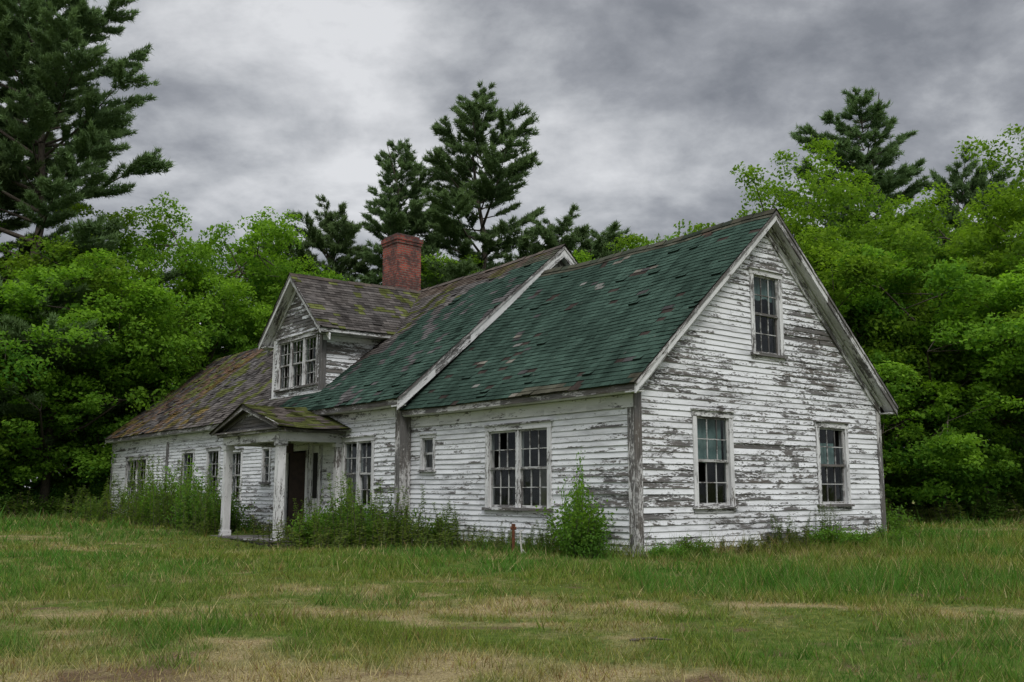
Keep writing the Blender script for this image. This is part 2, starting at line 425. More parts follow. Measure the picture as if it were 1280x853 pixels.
def annex_col(side):
    def f(a,b):
        n=float(fbm(a*.7,b*.9,20+side)); n2=float(fbm(a*2.5,b*2.5,30+side)); rd=random.random()
        c=GREEN*(.80+.35*rd)*(.68+.6*n)
        keep=True
        if n2>.73 and rd<.45: c=GREY*(.4+.4*rd)+.01
        if n2>.78 and rd<.4: c=np.array((.20,.185,.155))*(.6+.5*rd)
        if n2>.66 and rd>.75: keep=False; c=np.array((.04,.032,.028))
        if rd>.995: c=np.array((.16,.16,.145))
        if b>5.75: c=c*.5+BROWN*.4*(.6+.6*rd)
        if b<.28 and n>.48: c=c*.5+BROWN*.45
        return c,keep
    return f
mb=MB()
F,Ls=slopeF(-EO-.04,ZE-.03,RR,ZR,-.36)
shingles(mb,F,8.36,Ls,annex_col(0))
mb.deck(F,8.36,Ls,MDECK); mb.deck(F,8.36,Ls,MDECK,-.035)
F2,Ls=slopeF(W+EO+.04,ZE-.03,RR,ZR,-.36)
shingles(mb,F2,8.36,Ls,annex_col(1),course=.3,tab=.6)
mb.deck(F2,8.36,Ls,MDECK)
s=-.36
while s<8:
    w=.3; c=GREEN*.5+BROWN*random.uniform(.1,.5); h=random.uniform(.012,.03)
    mb.face([(RR-.14,s,ZR-.11+h),(RR,s,ZR+.03+h),(RR,s+w,ZR+.02+h),(RR-.14,s+w,ZR-.11+h)],MR,[(0,s),(.2,s),(.2,s+w),(0,s+w)],tuple(c))
    mb.face([(RR+.14,s,ZR-.11+h),(RR,s,ZR+.03+h),(RR,s+w,ZR+.02+h),(RR+.14,s+w,ZR-.11+h)],MR,[(0,s),(.2,s),(.2,s+w),(0,s+w)],tuple(c))
    s+=w
mb.obj('annex_roof',house)

# ---- main block
R0=-.30; MRr=4.95; MEr=-.62; MZE=3.54; MZR=8.30; M2=(MZR-MZE)/(MRr-MEr); MB_=10.2; MBe=MB_+.32
S0,S1,S2=8.0,25.3,32.6
P=front(R0); H=[]
H.append(window(house,'parlour_double_window',P,9.25,11.0,.72,2.66,units=2,cols=2,wear=.15,curtain=(0,1,.0,.5,1,MBLIND)))
H.append(window(house,'hall_narrow_window',P,15.7,16.35,1.4,2.62,units=1,cols=1,wear=.1,cw=.09))
H.append(window(house,'kitchen_small_window',P,17.9,18.95,.85,2.6,cols=3,wear=.1,cw=.10))
H.append(window(house,'kitchen_window',P,19.85,21.1,.72,2.72,cols=3,wear=.1,cw=.11))
H.append(window(house,'pantry_window',P,22.35,23.65,.72,2.72,cols=3,wear=.1,cw=.11))
WH=[window(house,'wing_double_window',P,27.7,30.5,.68,2.62,units=2,cols=3,wear=.15)]
door=(13.2,14.45,-.1,2.40); side=(12.35,12.85,.3,2.3)
H.append(door)
mb=MB()
ztop2=MZE-.22
siding(mb,P,lambda z:(8.18,25.2),-.14,ztop2-.02,H,MS,dmg=lambda u,z:.2*float(sstep(.9,.0,z))+.08*float(sstep(14,9,u))+.05)
siding(mb,P,lambda z:(25.45,S2-.12),-.14,ztop2-.02,WH,MS,dmg=lambda u,z:.15*float(sstep(.9,.0,z))+.10)
siding(mb,back(MB_),lambda z:(8,S2),-.1,ztop2,[],MS,lap=.24)
mb.obj('main_front_siding',house)
mb=MB()
def mint(z):
    e=max(R0+.02,MEr+(z+.35-MZE)/M2); return (e,2*MRr-e)
siding(mb,gable(S0),mint,-.1,MZR-.4,[],MS,dmg=lambda u,z:.25)
siding(mb,gable2(S2),lambda z:(max(R0+.02,MEr+(z+.35-MZE)/.812),8.8-max(-.3+.02,MEr+(z+.35-MZE)/.812)),-.1,7.2,[],MS,dmg=lambda u,z:.1)
mb.obj('main_gable_siding',house)
mb=MB()
mb.box(R0-.04,R0-.001,S0-.03,S0+.19,-.3,ztop2,MTW,(0,.6,.12)); mb.box(R0-.039,R0+.26,S0-.075,S0-.031,-.3,ztop2+.12,MTW,(0,.5,.15))
mb.box(R0-.04,R0-.001,S1-.11,S1+.14,-.3,ztop2,MTW,(0,.6,.2))
mb.box(R0-.04,R0-.001,S2-.15,S2+.04,-.3,ztop2,MTW,(0,.6,.1)); mb.box(R0-.04,R0+.2,S2+.041,S2+.07,-.3,ztop2,MT)
for sgn in (0,1):
    fl=(lambda r:r) if sgn==0 else (lambda r:2*MRr-r)
    for k in range(5):
        f0,f1=k/5,(k+1)/5
        ra,za=MEr+(MRr-MEr)*f0,MZE+(MZR-MZE)*f0; rb,zb=MEr+(MRr-MEr)*f1,MZE+(MZR-MZE)*f1
        slopebox(mb,fl(ra),za,fl(rb),zb,.03,.30,S0-.36,S0-.31,MT,(.3,random.random(),.12))
        slopebox(mb,fl(ra),za,fl(rb),zb,.01,.08,S0-.39,S0-.361,MTW,(.3,random.random(),.1))
        slopebox(mb,fl(ra),za,fl(rb),zb,.2,.03,S0-.309,S0-.05,MT)
        if k==0: ra,za=ra+.3,za+.3*M2
        slopebox(mb,fl(ra),za,fl(rb),zb,.25,.34,S0-.07,S0-.0,MTW,(.3,random.random(),.15))
for (a,b) in ((S0-.34,12.0),(12.003,17),(17.003,21.5),(21.503,S1),(S1+.003,29),(29.003,S2+.25)):
    mb.box(MEr-.005,MEr+.03,a,b,MZE-.18,MZE-.02,MTW,(.3,random.random(),.08))
mb.box(MEr+.031,R0-.04,S0-.3,S2+.24,MZE-.2,MZE-.175,MT)
mb.box(R0-.045,R0,S0+.2,S2,ztop2-.22,ztop2+.01,MT,(.3,.5,.05))
for sgn in (0,1):
    fl=(lambda r:r) if sgn==0 else (lambda r:8.8-r)
    slopebox(mb,fl(MEr),MZE,fl(4.4),7.6,.03,.22,S2+.22,S2+.26,MT)
mb.obj('main_trim',house)

DC=15.15; DH=1.72; DF=.20; DEz=6.17; DRz=8.2; DO=.52; DSo=.32 # dormer
MD=(DRz-DEz)/(DH+DO)
def mcol(a,b,s_off=S0-.36):
    s=s_off+a; r=MEr+b*.76
    n=float(fbm(s*.5,r*.6,41)); n2=float(fbm(s*2.2,r*2.2,47)); rd=random.random(); keep=True
    if (s-8)/6.8+(r)/5.9+ (n-.5)*.7<1.0:
        c=GREEN*(.78+.4*rd)*(.8+.4*n)
        if n2>.67: c=GREY*(.5+.5*rd)
    else:
        c=(GREY*(1-.45*n)+BROWN*.35*n)*(.45+.85*rd)
        if n2>.62: c=MOSS*(.45+.6*rd)
    if r>4.4: c=c*.5+BROWN*.4
    if s>26.0: c=c*.55+RUST*(.2+.5*n)*(.5+.6*rd) if n2>.43 else c*.9
    if s>27 and n2>.56: c=MOSS*(.6+.7*rd)
    if s>22 and r<.3 and n2>.5: c=c*.4+RUST*.5*rd+MOSS*.2
    if n2<.27: keep=False; c=c*.4
    return c,keep
mb=MB()
F,Ls=slopeF(MEr-.04,MZE-.03,MRr,MZR,S0-.40)
ML=S1-S0+.40
def dmask(a,b):
    s=S0-.4+a; r=MEr+b*.76
    return abs(s-DC)<DH-.05 and r>DF+.05 and r<2.4
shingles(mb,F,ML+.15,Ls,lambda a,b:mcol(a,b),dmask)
mb.deck(F,ML+.15,Ls,MDECK)
F2,Ls=slopeF(2*MRr-MEr,MZE-.03,MRr,MZR,S0-.40)
shingles(mb,F2,ML,Ls,lambda a,b:mcol(a,b),course=.3,tab=.6)
mb.deck(F2,ML,Ls,MDECK)
s=S0-.4
while s<S1:
    w=.3; c=GREY*.5+BROWN*random.uniform(.2,.6); h=random.uniform(.012,.035)
    for sg in (-1,1):
        mb.face([(MRr+sg*.15,s,MZR-.11+h),(MRr,s,MZR+.03+h),(MRr,s+w,MZR+.02+h),(MRr+sg*.15,s+w,MZR-.11+h)],MR,[(0,s),(.2,s),(.2,s+w),(0,s+w)],tuple(c))
    s+=w
F,Ls=slopeF(MEr-.03,MZE-.035,4.4,7.6,S1)
shingles(mb,F,S2-S1+.3,Ls,lambda a,b:mcol(a,b,S1))
mb.deck(F,7.6,Ls,MDECK)
F2,Ls=slopeF(8.8-MEr,MZE-.03,4.4,7.6,S1)
shingles(mb,F2,S2-S1+.3,Ls,lambda a,b:mcol(a,b,S1),course=.3,tab=.6)
mb.deck(F2,7.6,Ls,MDECK)
mb.face([(MEr,S1+.1,MZE-.1),(MRr,S1+.1,MZR-.1),(2*MRr-MEr,S1+.1,MZE-.1)],MDECK)
mb.obj('main_roof',house)

# ---- dormer
mb=MB()
Pd=front(DF)
dh=window(house,'dormer_triple_window',Pd,DC-1.5,DC+1.42,4.42,6.2,units=3,cols=3,rows=2,wear=.22,cw=.13)
def dint(z):
    e=max(0.06,DH-(DRz-.22-z)/MD) if z>DEz+.1 else .06
    return (DC-DH+e,DC+DH-e)
siding(mb,Pd,dint,4.1,DRz-.32,[dh],MSG,dmg=lambda u,z:.15+(.2 if z>6.3 else 0))
def cheekint(z): return (DF+.08,max(DF+.08,MEr+(z-MZE)/M2+.12))
siding(mb,gable(DC-DH),cheekint,4.25,DEz+.12,[],MS,dmg=lambda u,z:.12+.3*float(sstep(.8,.3,u)))
siding(mb,gable2(DC+DH),cheekint,4.25,DEz+.12,[],MS)
mb.box(DF-.035,DF-.001,DC-DH-.03,DC-DH+.14,4.1,DEz+.05,MTW,(.3,.7,.3)); mb.box(DF,DF+.13,DC-DH-.035,DC-DH-.002,4.22,DEz+.05,MTW,(.3,.8,.35))
mb.box(DF-.035,DF-.001,DC+DH-.14,DC+DH+.03,4.1,DEz+.05,MT); mb.box(DF,DF+.13,DC+DH+.002,DC+DH+.035,4.2,DEz+.05,MT)
mb.box(DF-.07,DF-.036,DC-DH-.1,DC+DH+.1,4.08,4.24,MT,(.3,.6,.1))
def dsl(off,depth,r0,r1,m,col):
    for sg in (-1,1):
        a=DC+sg*(DH+DO)
        mb.hexa([(r0,a,DEz-off-depth),(r1,a,DEz-off-depth),(r1,DC,DRz-off-depth),(r0,DC,DRz-off-depth),(r0,a,DEz-off),(r1,a,DEz-off),(r1,DC,DRz-off),(r0,DC,DRz-off)],m,col)
dsl(.03,.20,DF-DSo-.03,DF-DSo,MT,(.3,.3,.1)); dsl(.015,.07,DF-DSo-.055,DF-DSo-.031,MTW,(.3,.3,.1)); dsl(.14,.03,DF-DSo+.001,DF-.03,MT,(.3,.3,.25)); 
dsl(.2,.2,DF-.05,DF-.0,MT,(.3,.3,.25))
for sg in (-1,1):
    a=DC+sg*(DH+DO); b=DC+sg*(DH+.02)
    mb.box(DF-DSo,2.7,min(a,a-sg*.03),max(a,a-sg*.03),DEz-.16,DEz-.02,MT,(.3,.5,.12))
    mb.box(DF-DSo,2.7,min(a-sg*.031,b),max(a-sg*.031,b),DEz-.17,DEz-.145,MT,(.3,.5,.2))
    mb.box(DF-.0,2.5,min(b,b+sg*.03),max(b,b+sg*.03),DEz-.33,DEz-.175,MT,(.3,.5,.1))
mb.obj('dormer_walls',house)
mb=MB()
for sg in (-1,1):
    a0=DC+sg*(DH+DO+.04); z0=DEz-.04; Ls=math.hypot(DH+DO+.04,DRz-z0); us=-sg*(DH+DO+.04)/Ls; uz=(DRz-z0)/Ls
    def Fd(a,b,n,us=us,uz=uz,a0=a0,z0=z0,sg=sg): return (DF-DSo-.07+a,a0+us*b+sg*uz*n,z0+uz*b+abs(us)*n)
    def dcol(a,b):
        n=float(fbm(a*.9,b*.9,60)); n2=float(fbm(a*2.5,b*2.5,62)); rd=random.random()
        c=(GREY*.85*(1-.4*n)+BROWN*.3*n)*(.5+.8*rd)
        if n2+.22*(a/5)>.70: c=MOSS*(.5+.7*rd)
        return c,n2>.25
    def dm(a,b,z0=z0,uz=uz):
        r=DF-DSo-.07+a; z=z0+uz*b; return z<MZE+(r-MEr)*M2-.12
    shingles(mb,Fd,5.1,Ls,dcol,dm)
    mb.face([Fd(0,0,-.03),Fd(3.0,0,-.03),Fd(5.1,Ls,-.03),Fd(0,Ls,-.03)],MDECK)
x=DF-DSo-.07
while x<4.9:
    c=GREY*.4+BROWN*random.uniform(.2,.6); h=random.uniform(.01,.03)
    for sg in (-1,1):
        mb.face([(x,DC+sg*.14,DRz-.11+h),(x,DC,DRz+.02+h),(x+.3,DC,DRz+.015+h),(x+.3,DC+sg*.14,DRz-.11+h)],MR,[(0,x),(.2,x),(.2,x+.3),(0,x+.3)],tuple(c))
    x+=.3
mb.obj('dormer_roof',house)

# ---- chimney
mb=MB()
def brickbox(r0,r1,s0,s1,z0,z1,k0=0,k1=0):
    for (a,b,l) in (((r0,s0),(r1,s0),r1-r0),((r1,s0),(r1,s1),s1-s0),((r1,s1),(r0,s1),r1-r0),((r0,s1),(r0,s0),s1-s0)):
        mb.face([(*a,z0),(*b,z0),(*b,z1),(*a,z1)],MBRICK,[(0,z0),(l,z0),(l,z1),(0,z1)],[(k0,0,0),(k0,0,0),(k1,0,0),(k1,0,0)])
    for z in (z0,z1): mb.face([(r0,s0,z),(r1,s0,z),(r1,s1,z),(r0,s1,z)],MBRICK,[(0,0),(1,0),(1,1),(0,1)],(.8,0,0))
cr,cs=4.65,16.2; hw=.50
brickbox(cr-hw,cr+hw,cs-hw,cs+hw,7.2,8.9,.9,.0); brickbox(cr-hw,cr+hw,cs-hw,cs+hw,8.9,10.1,.0,.3)
brickbox(cr-hw-.03,cr+hw+.03,cs-hw-.03,cs+hw+.03,10.02,10.13,.4,.4)
brickbox(cr-hw-.055,cr+hw+.055,cs-hw-.055,cs+hw+.055,10.125,10.27,.3,.6)
brickbox(cr-hw+.02,cr+hw-.04,cs-hw+.03,cs+hw-.02,10.265,10.37,.7,1)
mb.box(cr-hw-.02,cr+hw+.02,cs-hw-.02,cs+hw+.02,7.4,8.34,MMETAL)
mb.box(cr-.25,cr+.25,cs-.25,cs+.25,10.36,10.39,MDARK)
mb.obj('brick_chimney',house)

mb=MB()
mb.box(.02,W-.02,.02,7.9,-.6,.0,MFOUND); mb.box(R0+.02,MB_-.02,8.0,S1,-.6,-.1,MFOUND); mb.box(R0+.02,8.9,S1+.01,S2-.02,-.6,-.1,MFOUND)
mb.obj('foundation',house)

# ---- doorway
mb=MB()
d0,d1,_,dz=door
mb.box(R0-.05,R0-.004,d0-.14,d0,-.15,dz+.14,MT); mb.box(R0-.05,R0-.004,d1,d1+.14,-.15,dz+.14,MT); mb.box(R0-.06,R0-.004,d0-.15,d1+.15,dz,dz+.15,MT)
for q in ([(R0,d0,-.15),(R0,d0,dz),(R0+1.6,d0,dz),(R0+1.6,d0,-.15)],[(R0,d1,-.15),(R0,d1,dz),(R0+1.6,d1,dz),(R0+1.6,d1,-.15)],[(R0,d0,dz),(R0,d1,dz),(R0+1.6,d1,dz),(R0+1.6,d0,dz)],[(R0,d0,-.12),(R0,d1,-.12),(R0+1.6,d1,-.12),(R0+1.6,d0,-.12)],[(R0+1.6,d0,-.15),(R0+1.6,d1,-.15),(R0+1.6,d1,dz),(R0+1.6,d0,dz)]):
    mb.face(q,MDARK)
mb.hexa([(R0+.02,d1-.04,-.1),(R0+.06,d1,-.1),(R0+.70,d1-.62,-.1),(R0+.66,d1-.66,-.1),(R0+.02,d1-.04,dz-.02),(R0+.06,d1,dz-.02),(R0+.70,d1-.62,dz-.02),(R0+.66,d1-.66,dz-.02)],MDOOR)
for a in (12.2,12.75,15.0):
    mb.box(R0-.075,R0-.024,a,a+.16,-.15,2.5,MT,(.3,.5,.1))
mb.box(R0-.045,R0-.024,12.36,12.75,-.15,2.5,MT,(.3,.5,.0))
mb.box(R0-.055,R0-.046,12.42,12.70,1.0,2.3,MDARK)
mb.obj('front_doorway',house)

# ---- porch
mb=MB()
pr0,pr1=-2.15,R0-.03; ps0,ps1=11.0,14.85; pz=-.06
k=ps0-.2
while k<ps1+.2:
    mb.box(pr0-.28+random.uniform(-.04,.03),pr1,k,k+.135,pz-.035,pz+random.uniform(-.004,.004),MTW,(.3,random.random(),.30)); k+=.142
mb.box(pr0-.20,pr0-.15,ps0-.15,ps1+.15,pz-.2,pz-.036,MTW,(.3,.5,.3)); mb.box(pr0-.15,pr1,ps0-.16,ps0-.12,pz-.2,pz-.036,MTW,(.3,.5,.3))
for a in (ps0+.1,ps0+1.9,ps1-.3): mb.box(pr0-.1,pr0+.3,a,a+.3,-.7,pz-.201,MFOUND)
mb.box(pr0-.75,pr0-.32,ps0+.7,ps1-.9,-.42,-.22,MFOUND)
def post(r,s,w=.085):
    mb.box(r-w,r+w,s-w,s+w,pz+.004,2.52,MT,(.3,random.random(),.10)); mb.box(r-w-.03,r+w+.03,s-w-.03,s+w+.03,pz+.002,pz+.16,MT,(.3,.5,.2))
    mb.box(r-w-.03,r+w+.03,s-w-.03,s+w+.03,2.42,2.54,MT,(.3,.5,.1))
post(pr0+.05,ps0+.12,.105); post(pr0+.05,ps1-.12,.105); post(pr1-.08,ps0+.12,.08); post(pr1-.08,ps1-.12,.08)
mb.box(pr0-.07,pr0+.15,ps0,ps1,2.541,2.78,MT,(.3,.4,.15)); mb.box(pr0+.151,pr1,ps0,ps0+.2,2.541,2.78,MT,(.3,.4,.1)); mb.box(pr0+.151,pr1,ps1-.2,ps1,2.541,2.78,MT)
mb.box(pr0-.2,pr1,ps0-.2,ps1+.2,2.781,2.85,MTW,(.3,.4,.1))
mb.box(pr0-.28,pr1,ps0-.32,ps1+.32,2.851,2.90,MTW,(.3,.4,.3))
pc=(ps0+ps1)/2; ph=(ps1-ps0)/2+.40; pe=2.88; pt=3.62
siding(mb,front(pr0-.05),lambda z:(pc-ph*(1-(z-pe)/(pt-pe))*.96,pc+ph*(1-(z-pe)/(pt-pe))*.96),pe+.02,pt-.08,[],MSG,dmg=lambda u,z:.5,lap=.1)
for sg in (-1,1):
    for (ra,rb,off,dep,mm) in ((pr0-.31,pr0-.27,.01,.13,MTW),(pr0-.10,pr0-.05,.08,.12,MTW)):
        a=pc+sg*ph
        mb.hexa([(ra,a,pe-off-dep+.1),(rb,a,pe-off-dep+.1),(rb,pc,pt-off-dep),(ra,pc,pt-off-dep),(ra,a,pe-off+.1),(rb,a,pe-off+.1),(rb,pc,pt-off),(ra,pc,pt-off)],mm,(.3,.5,.3))
mb.box(-1.15,-1.13,12.6,12.62,2.55,2.78,MDARK); mb.box(-1.22,-1.06,12.53,12.69,2.28,2.55,MDOOR)
mb.obj('entry_porch',house)
mb=MB()
for sg in (-1,1):
    a0=pc+sg*(ph+.06); z0=pe+.03; Ls=math.hypot(ph+.06,pt+.03-z0); us=-sg*(ph+.06)/Ls; uz=(pt+.03-z0)/Ls
    def Fp(a,b,n,us=us,uz=uz,a0=a0,z0=z0,sg=sg): return (pr0-.34+a,a0+us*b+sg*uz*n,z0+uz*b+abs(us)*n-.05*math.sin(a/2*3))
    def pcol(a,b):
        n2=float(fbm(a*2.5,b*2.5,72)); rd=random.random()
        c=(GREY*.5+BROWN*.35)*(.5+.7*rd)
        if n2>.5: c=MOSS*(.4+.6*rd)
        return c,n2>.3
    shingles(mb,Fp,2.14,Ls,pcol)
    mb.deck(Fp,2.14,Ls,MDECK); mb.deck(Fp,2.14,Ls,MDECK,-.035)
mb.obj('porch_roof',house)

# ================================================================ fast meshes
def fast(name,V,F4,F3,col,mat4,mat3,mats,smooth=False):
    me=bpy.data.meshes.new(name)
    n4,n3=len(F4),len(F3)
    me.vertices.add(len(V)); me.vertices.foreach_set('co',np.asarray(V,np.float32).ravel())
    loops=np.concatenate([np.asarray(F4,np.int32).ravel(),np.asarray(F3,np.int32).ravel()]).astype(np.int32)
    me.loops.add(len(loops)); me.loops.foreach_set('vertex_index',loops)
    me.polygons.add(n4+n3)
    st=np.concatenate([np.arange(n4)*4,n4*4+np.arange(n3)*3]).astype(np.int32)
    me.polygons.foreach_set('loop_start',st)
    me.polygons.foreach_set('material_index',np.concatenate([mat4,mat3]).astype(np.int32))
    for m in mats: me.materials.append(m)
    me.update(calc_edges=True)
    c=me.color_attributes.new('Col','FLOAT_COLOR','POINT')
    cc=np.ones((len(V),4),np.float32); cc[:,:3]=col; c.data.foreach_set('color',cc.ravel())
    me.validate()
    return me
def unit(a): return a/np.maximum(np.linalg.norm(a,axis=1,keepdims=True),1e-6)
class Tubes:
    def __init__(s): s.V=[];s.F=[];s.n=0
    def add(s,p0,p1,r0,r1,k=5):
        p0=np.array(p0,float);p1=np.array(p1,float); d=p1-p0; d/=max(np.linalg.norm(d),1e-6)
        a=np.cross(d,(0,0,1) if abs(d[2])<.9 else (1,0,0)); a/=np.linalg.norm(a); b=np.cross(d,a)
        t=np.arange(k)*2*math.pi/k
        ring=np.cos(t)[:,None]*a+np.sin(t)[:,None]*b
        s.V.append(np.concatenate([p0+ring*r0,p1+ring*r1]))
        i=np.arange(k); j=(i+1)%k
        s.F.append(np.stack([i,j,j+k,i+k],1)+s.n); s.n+=2*k
def leafquads(P,size,nbias,r,asp=.6):
    n=len(P)
    nrm=unit(r.normal(size=(n,3))+np.array(nbias)); t=unit(np.cross(nrm,r.normal(size=(n,3)))); b=np.cross(nrm,t)
    sz=(size*r.uniform(.6,1.35,n))[:,None]
    V=np.stack([P+t*sz,P+b*sz*asp,P-t*sz,P-b*sz*asp],1).reshape(-1,3)
    return V,np.arange(n*4).reshape(-1,4)
def deciduous(name,H,R,seed,nclump=110,per=520,leaf=.100,low=.14,base=(.165,.275,.028),dark=(.042,.105,.018),nl=17):
    r=np.random.default_rng(seed); T=Tubes()
    zc=H*(.5+low/2); Rz=H*(.5-low/2)
    pts=[np.array((0,0,-.3))]
    nseg=7
    for i in range(1,nseg+1): pts.append(np.array((r.normal()*.12*i*.6,r.normal()*.12*i*.6,H*.8*i/nseg)))
    r0=H*.018
    for i in range(nseg): T.add(pts[i],pts[i+1],r0*(1-i/nseg*.85),r0*(1-(i+1)/nseg*.85),7)
    LV=[];LF=[];LC=[];nv=0
    lobes=[]
    tries=0
    while len(lobes)<nl and tries<4000:
        tries+=1
        d=r.normal(size=3)+np.array((0,0,.25)); d/=np.linalg.norm(d)
        rad=r.uniform(.50,.78)
        c=np.array((d[0]*R*rad,d[1]*R*rad,zc+d[2]*Rz*rad))
        if c[2]<H*low*1.0: continue
        if any(np.linalg.norm((c-l[0])*np.array((1,1,R/Rz*1.0)))<R*.50*(1-tries/6000) for l in lobes): continue
        lobes.append((c,R*r.uniform(.30,.46),r.random()))
    for li,(lc,lr,lt) in enumerate(lobes):
        zt=max(H*.12,min(H*.7,lc[2]-math.hypot(lc[0],lc[1])*.6))
        k=int(np.clip(zt/(H*.8)*nseg,0,nseg-1)); o=pts[k]+(pts[k+1]-pts[k])*((zt/(H*.8)*nseg)-k)
        mm=(o+lc)/2+np.array((0,0,-.06*R)); T.add(o,mm,r0*.42,r0*.28); T.add(mm,lc,r0*.28,r0*.14)
        ncl=int(nclump/nl*(lr/(R*.36))**2)
        for q_ in range(ncl):
            dd=r.normal(size=3)+np.array((0,0,.30)); dd/=np.linalg.norm(dd)
            rr_=r.uniform(.50,1.12)
            c=lc+dd*lr*rr_*np.array((1.10,1.10,.85))
            if c[2]<H*low*.4: continue
            if q_%2==0: T.add(lc,c,r0*.12,r0*.04,4)
            cr=lr*r.uniform(.28,.52)
            ns=6; sc=c+unit(r.normal(size=(ns,3))+np.array((0,0,.25)))*cr*np.array((1,1,.7))*r.uniform(.5,1.1,(ns,1))
            n=int(per*(cr/(R*.16))**2*r.uniform(.8,1.1)*.8)
            si=r.integers(0,ns,n)
            q=unit(r.normal(size=(n,3))); q[:,2]=np.abs(q[:,2])*np.where(r.random(n)<.25,-1,1)
            rr=(r.random(n)**.4)[:,None]
            Pp=sc[si]+q*rr*np.array((cr*.62,cr*.62,cr*.40))
            Pp[:,2]-=.25*np.hypot(Pp[:,0]-sc[si][:,0],Pp[:,1]-sc[si][:,1])
            V,Fq=leafquads(Pp,leaf,dd*.6+np.array((0,0,.8)),r)
            mixv=np.clip(.26+.20*lt+.24*r.random()+.25*q[:,2]*rr[:,0]+.22*(r.random(ns)[si]-.4)+r.normal(size=n)*.15+.3*(rr_-.85)+.15*dd[2],0,1.25)  # random leaf tone plus painted crown shade: darker low and inside, lighter on top
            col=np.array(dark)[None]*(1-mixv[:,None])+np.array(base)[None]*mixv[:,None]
            LV.append(V);LF.append(Fq+nv);LC.append(np.repeat(col,4,0)); nv+=len(V)
    TV=np.concatenate(T.V); TF=np.concatenate(T.F)
    V=np.concatenate([TV]+LV); F=np.concatenate([TF]+[f+len(TV) for f in LF])
    C=np.concatenate([np.tile((.1,.08,.06),(len(TV),1))]+LC)
    m4=np.concatenate([np.zeros(len(TF)),np.ones(len(F)-len(TF))])
    return fast(name,V,F,np.zeros((0,3),int),C,m4,np.zeros(0),[MBARK,MLEAF])
def pine(name,H,R,seed,start=.12,dens=19,pw=.55,gap=1.0,k=9):
    r=np.random.default_rng(seed); T=Tubes(); P=[];D=[];Cc=[]
    n=8; pts=[np.array((r.normal()*.06*i,r.normal()*.06*i,H*i/n-.3*(i==0))) for i in range(n+1)]
    for i in range(n): T.add(pts[i],pts[i+1],H*.013*(1-i/n)+.02,H*.013*(1-(i+1)/n)+.02,7)
    z=H*start
    side=r.uniform(0,6.28)
    while z<H*.985:
        t=z/H; tt=(t-start)/(1-start)
        prof=(1-tt)**pw*(.8+.2*min(1,tt*5)) + .03
        nb=r.integers(3,6); a0=r.random()*6.28
        wr=r.uniform(.72,1.12)
        for b in range(nb):
            az=a0+b*6.28/nb+r.normal()*.25
            Lb=R*prof*wr*r.uniform(.6,1.2)*(1+.15*math.cos(az-side))*(1 if r.random()>.08 else .4)
            Lb=max(Lb,.45)
            el=math.radians(2+tt**1.3*46+r.normal()*7)
            dx=np.array((math.cos(az),math.sin(az),0)); lat=np.array((-math.sin(az),math.cos(az),0))
            o=np.array((0,0,z))
            def ptu(u): 
                u=np.asarray(u)[...,None]
                return o+dx*(Lb*u*math.cos(el))+np.array((0,0,1))*(Lb*(u*math.sin(el)+.22*u*u-.10*u))
            T.add(o,ptu(.5),.015*Lb+.015,.01*Lb+.01,4); T.add(ptu(.5),ptu(1.),.01*Lb+.01,.008,4)
            nt_=max(3,int(Lb*4.6))
            us=r.uniform(.22,1.0,nt_)**.8; us[0]=1
            sd=np.where(r.random(nt_)<.5,-1,1); tl=(.30*Lb*np.sin(np.clip(us,0,1)*2.5)+.18)*r.uniform(.6,1.2,nt_); sd[0]=0
            for q in range(nt_):
                m=max(3,int((abs(tl[q])*dens)*.9+2))
                w=r.random(m)
                base=ptu(us[q])+0
                dirn=dx*.75+lat*sd[q]*.8+np.array((0,0,.22+.2*tt))
                pp=base+dirn*(w*tl[q])[:,None]
                PP=np.repeat(pp,k,0)
                dd=unit(dirn*.7+np.array((0,0,.45))+r.normal(size=(m*k,3))*.62)
                P.append(PP);D.append(dd)
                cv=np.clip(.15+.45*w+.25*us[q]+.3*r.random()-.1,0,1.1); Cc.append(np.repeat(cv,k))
        z+=H*.026*gap*r.uniform(.6,1.5)*(1-.45*tt)+.12
    P=np.concatenate(P);D=np.concatenate(D);Cv=np.concatenate(Cc)[:,None]; n=len(P)
    P=P+r.normal(size=(n,3))*.05
    side=unit(np.cross(D,r.normal(size=(n,3))))
    ln=r.uniform(.18,.36,n)[:,None]; wd=r.uniform(.018,.036,n)[:,None]
    V=np.stack([P-side*wd,P+side*wd,P+D*ln],1).reshape(-1,3)
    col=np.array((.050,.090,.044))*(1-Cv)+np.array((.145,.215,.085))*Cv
    TV=np.concatenate(T.V);TF=np.concatenate(T.F)
    return fast(name,np.concatenate([TV,V]),TF,np.arange(n*3).reshape(-1,3)+len(TV),np.concatenate([np.tile((.08,.07,.06),(len(TV),1)),np.repeat(col,3,0)]),np.zeros(len(TF)),np.ones(n),[MBARK,MNEED])

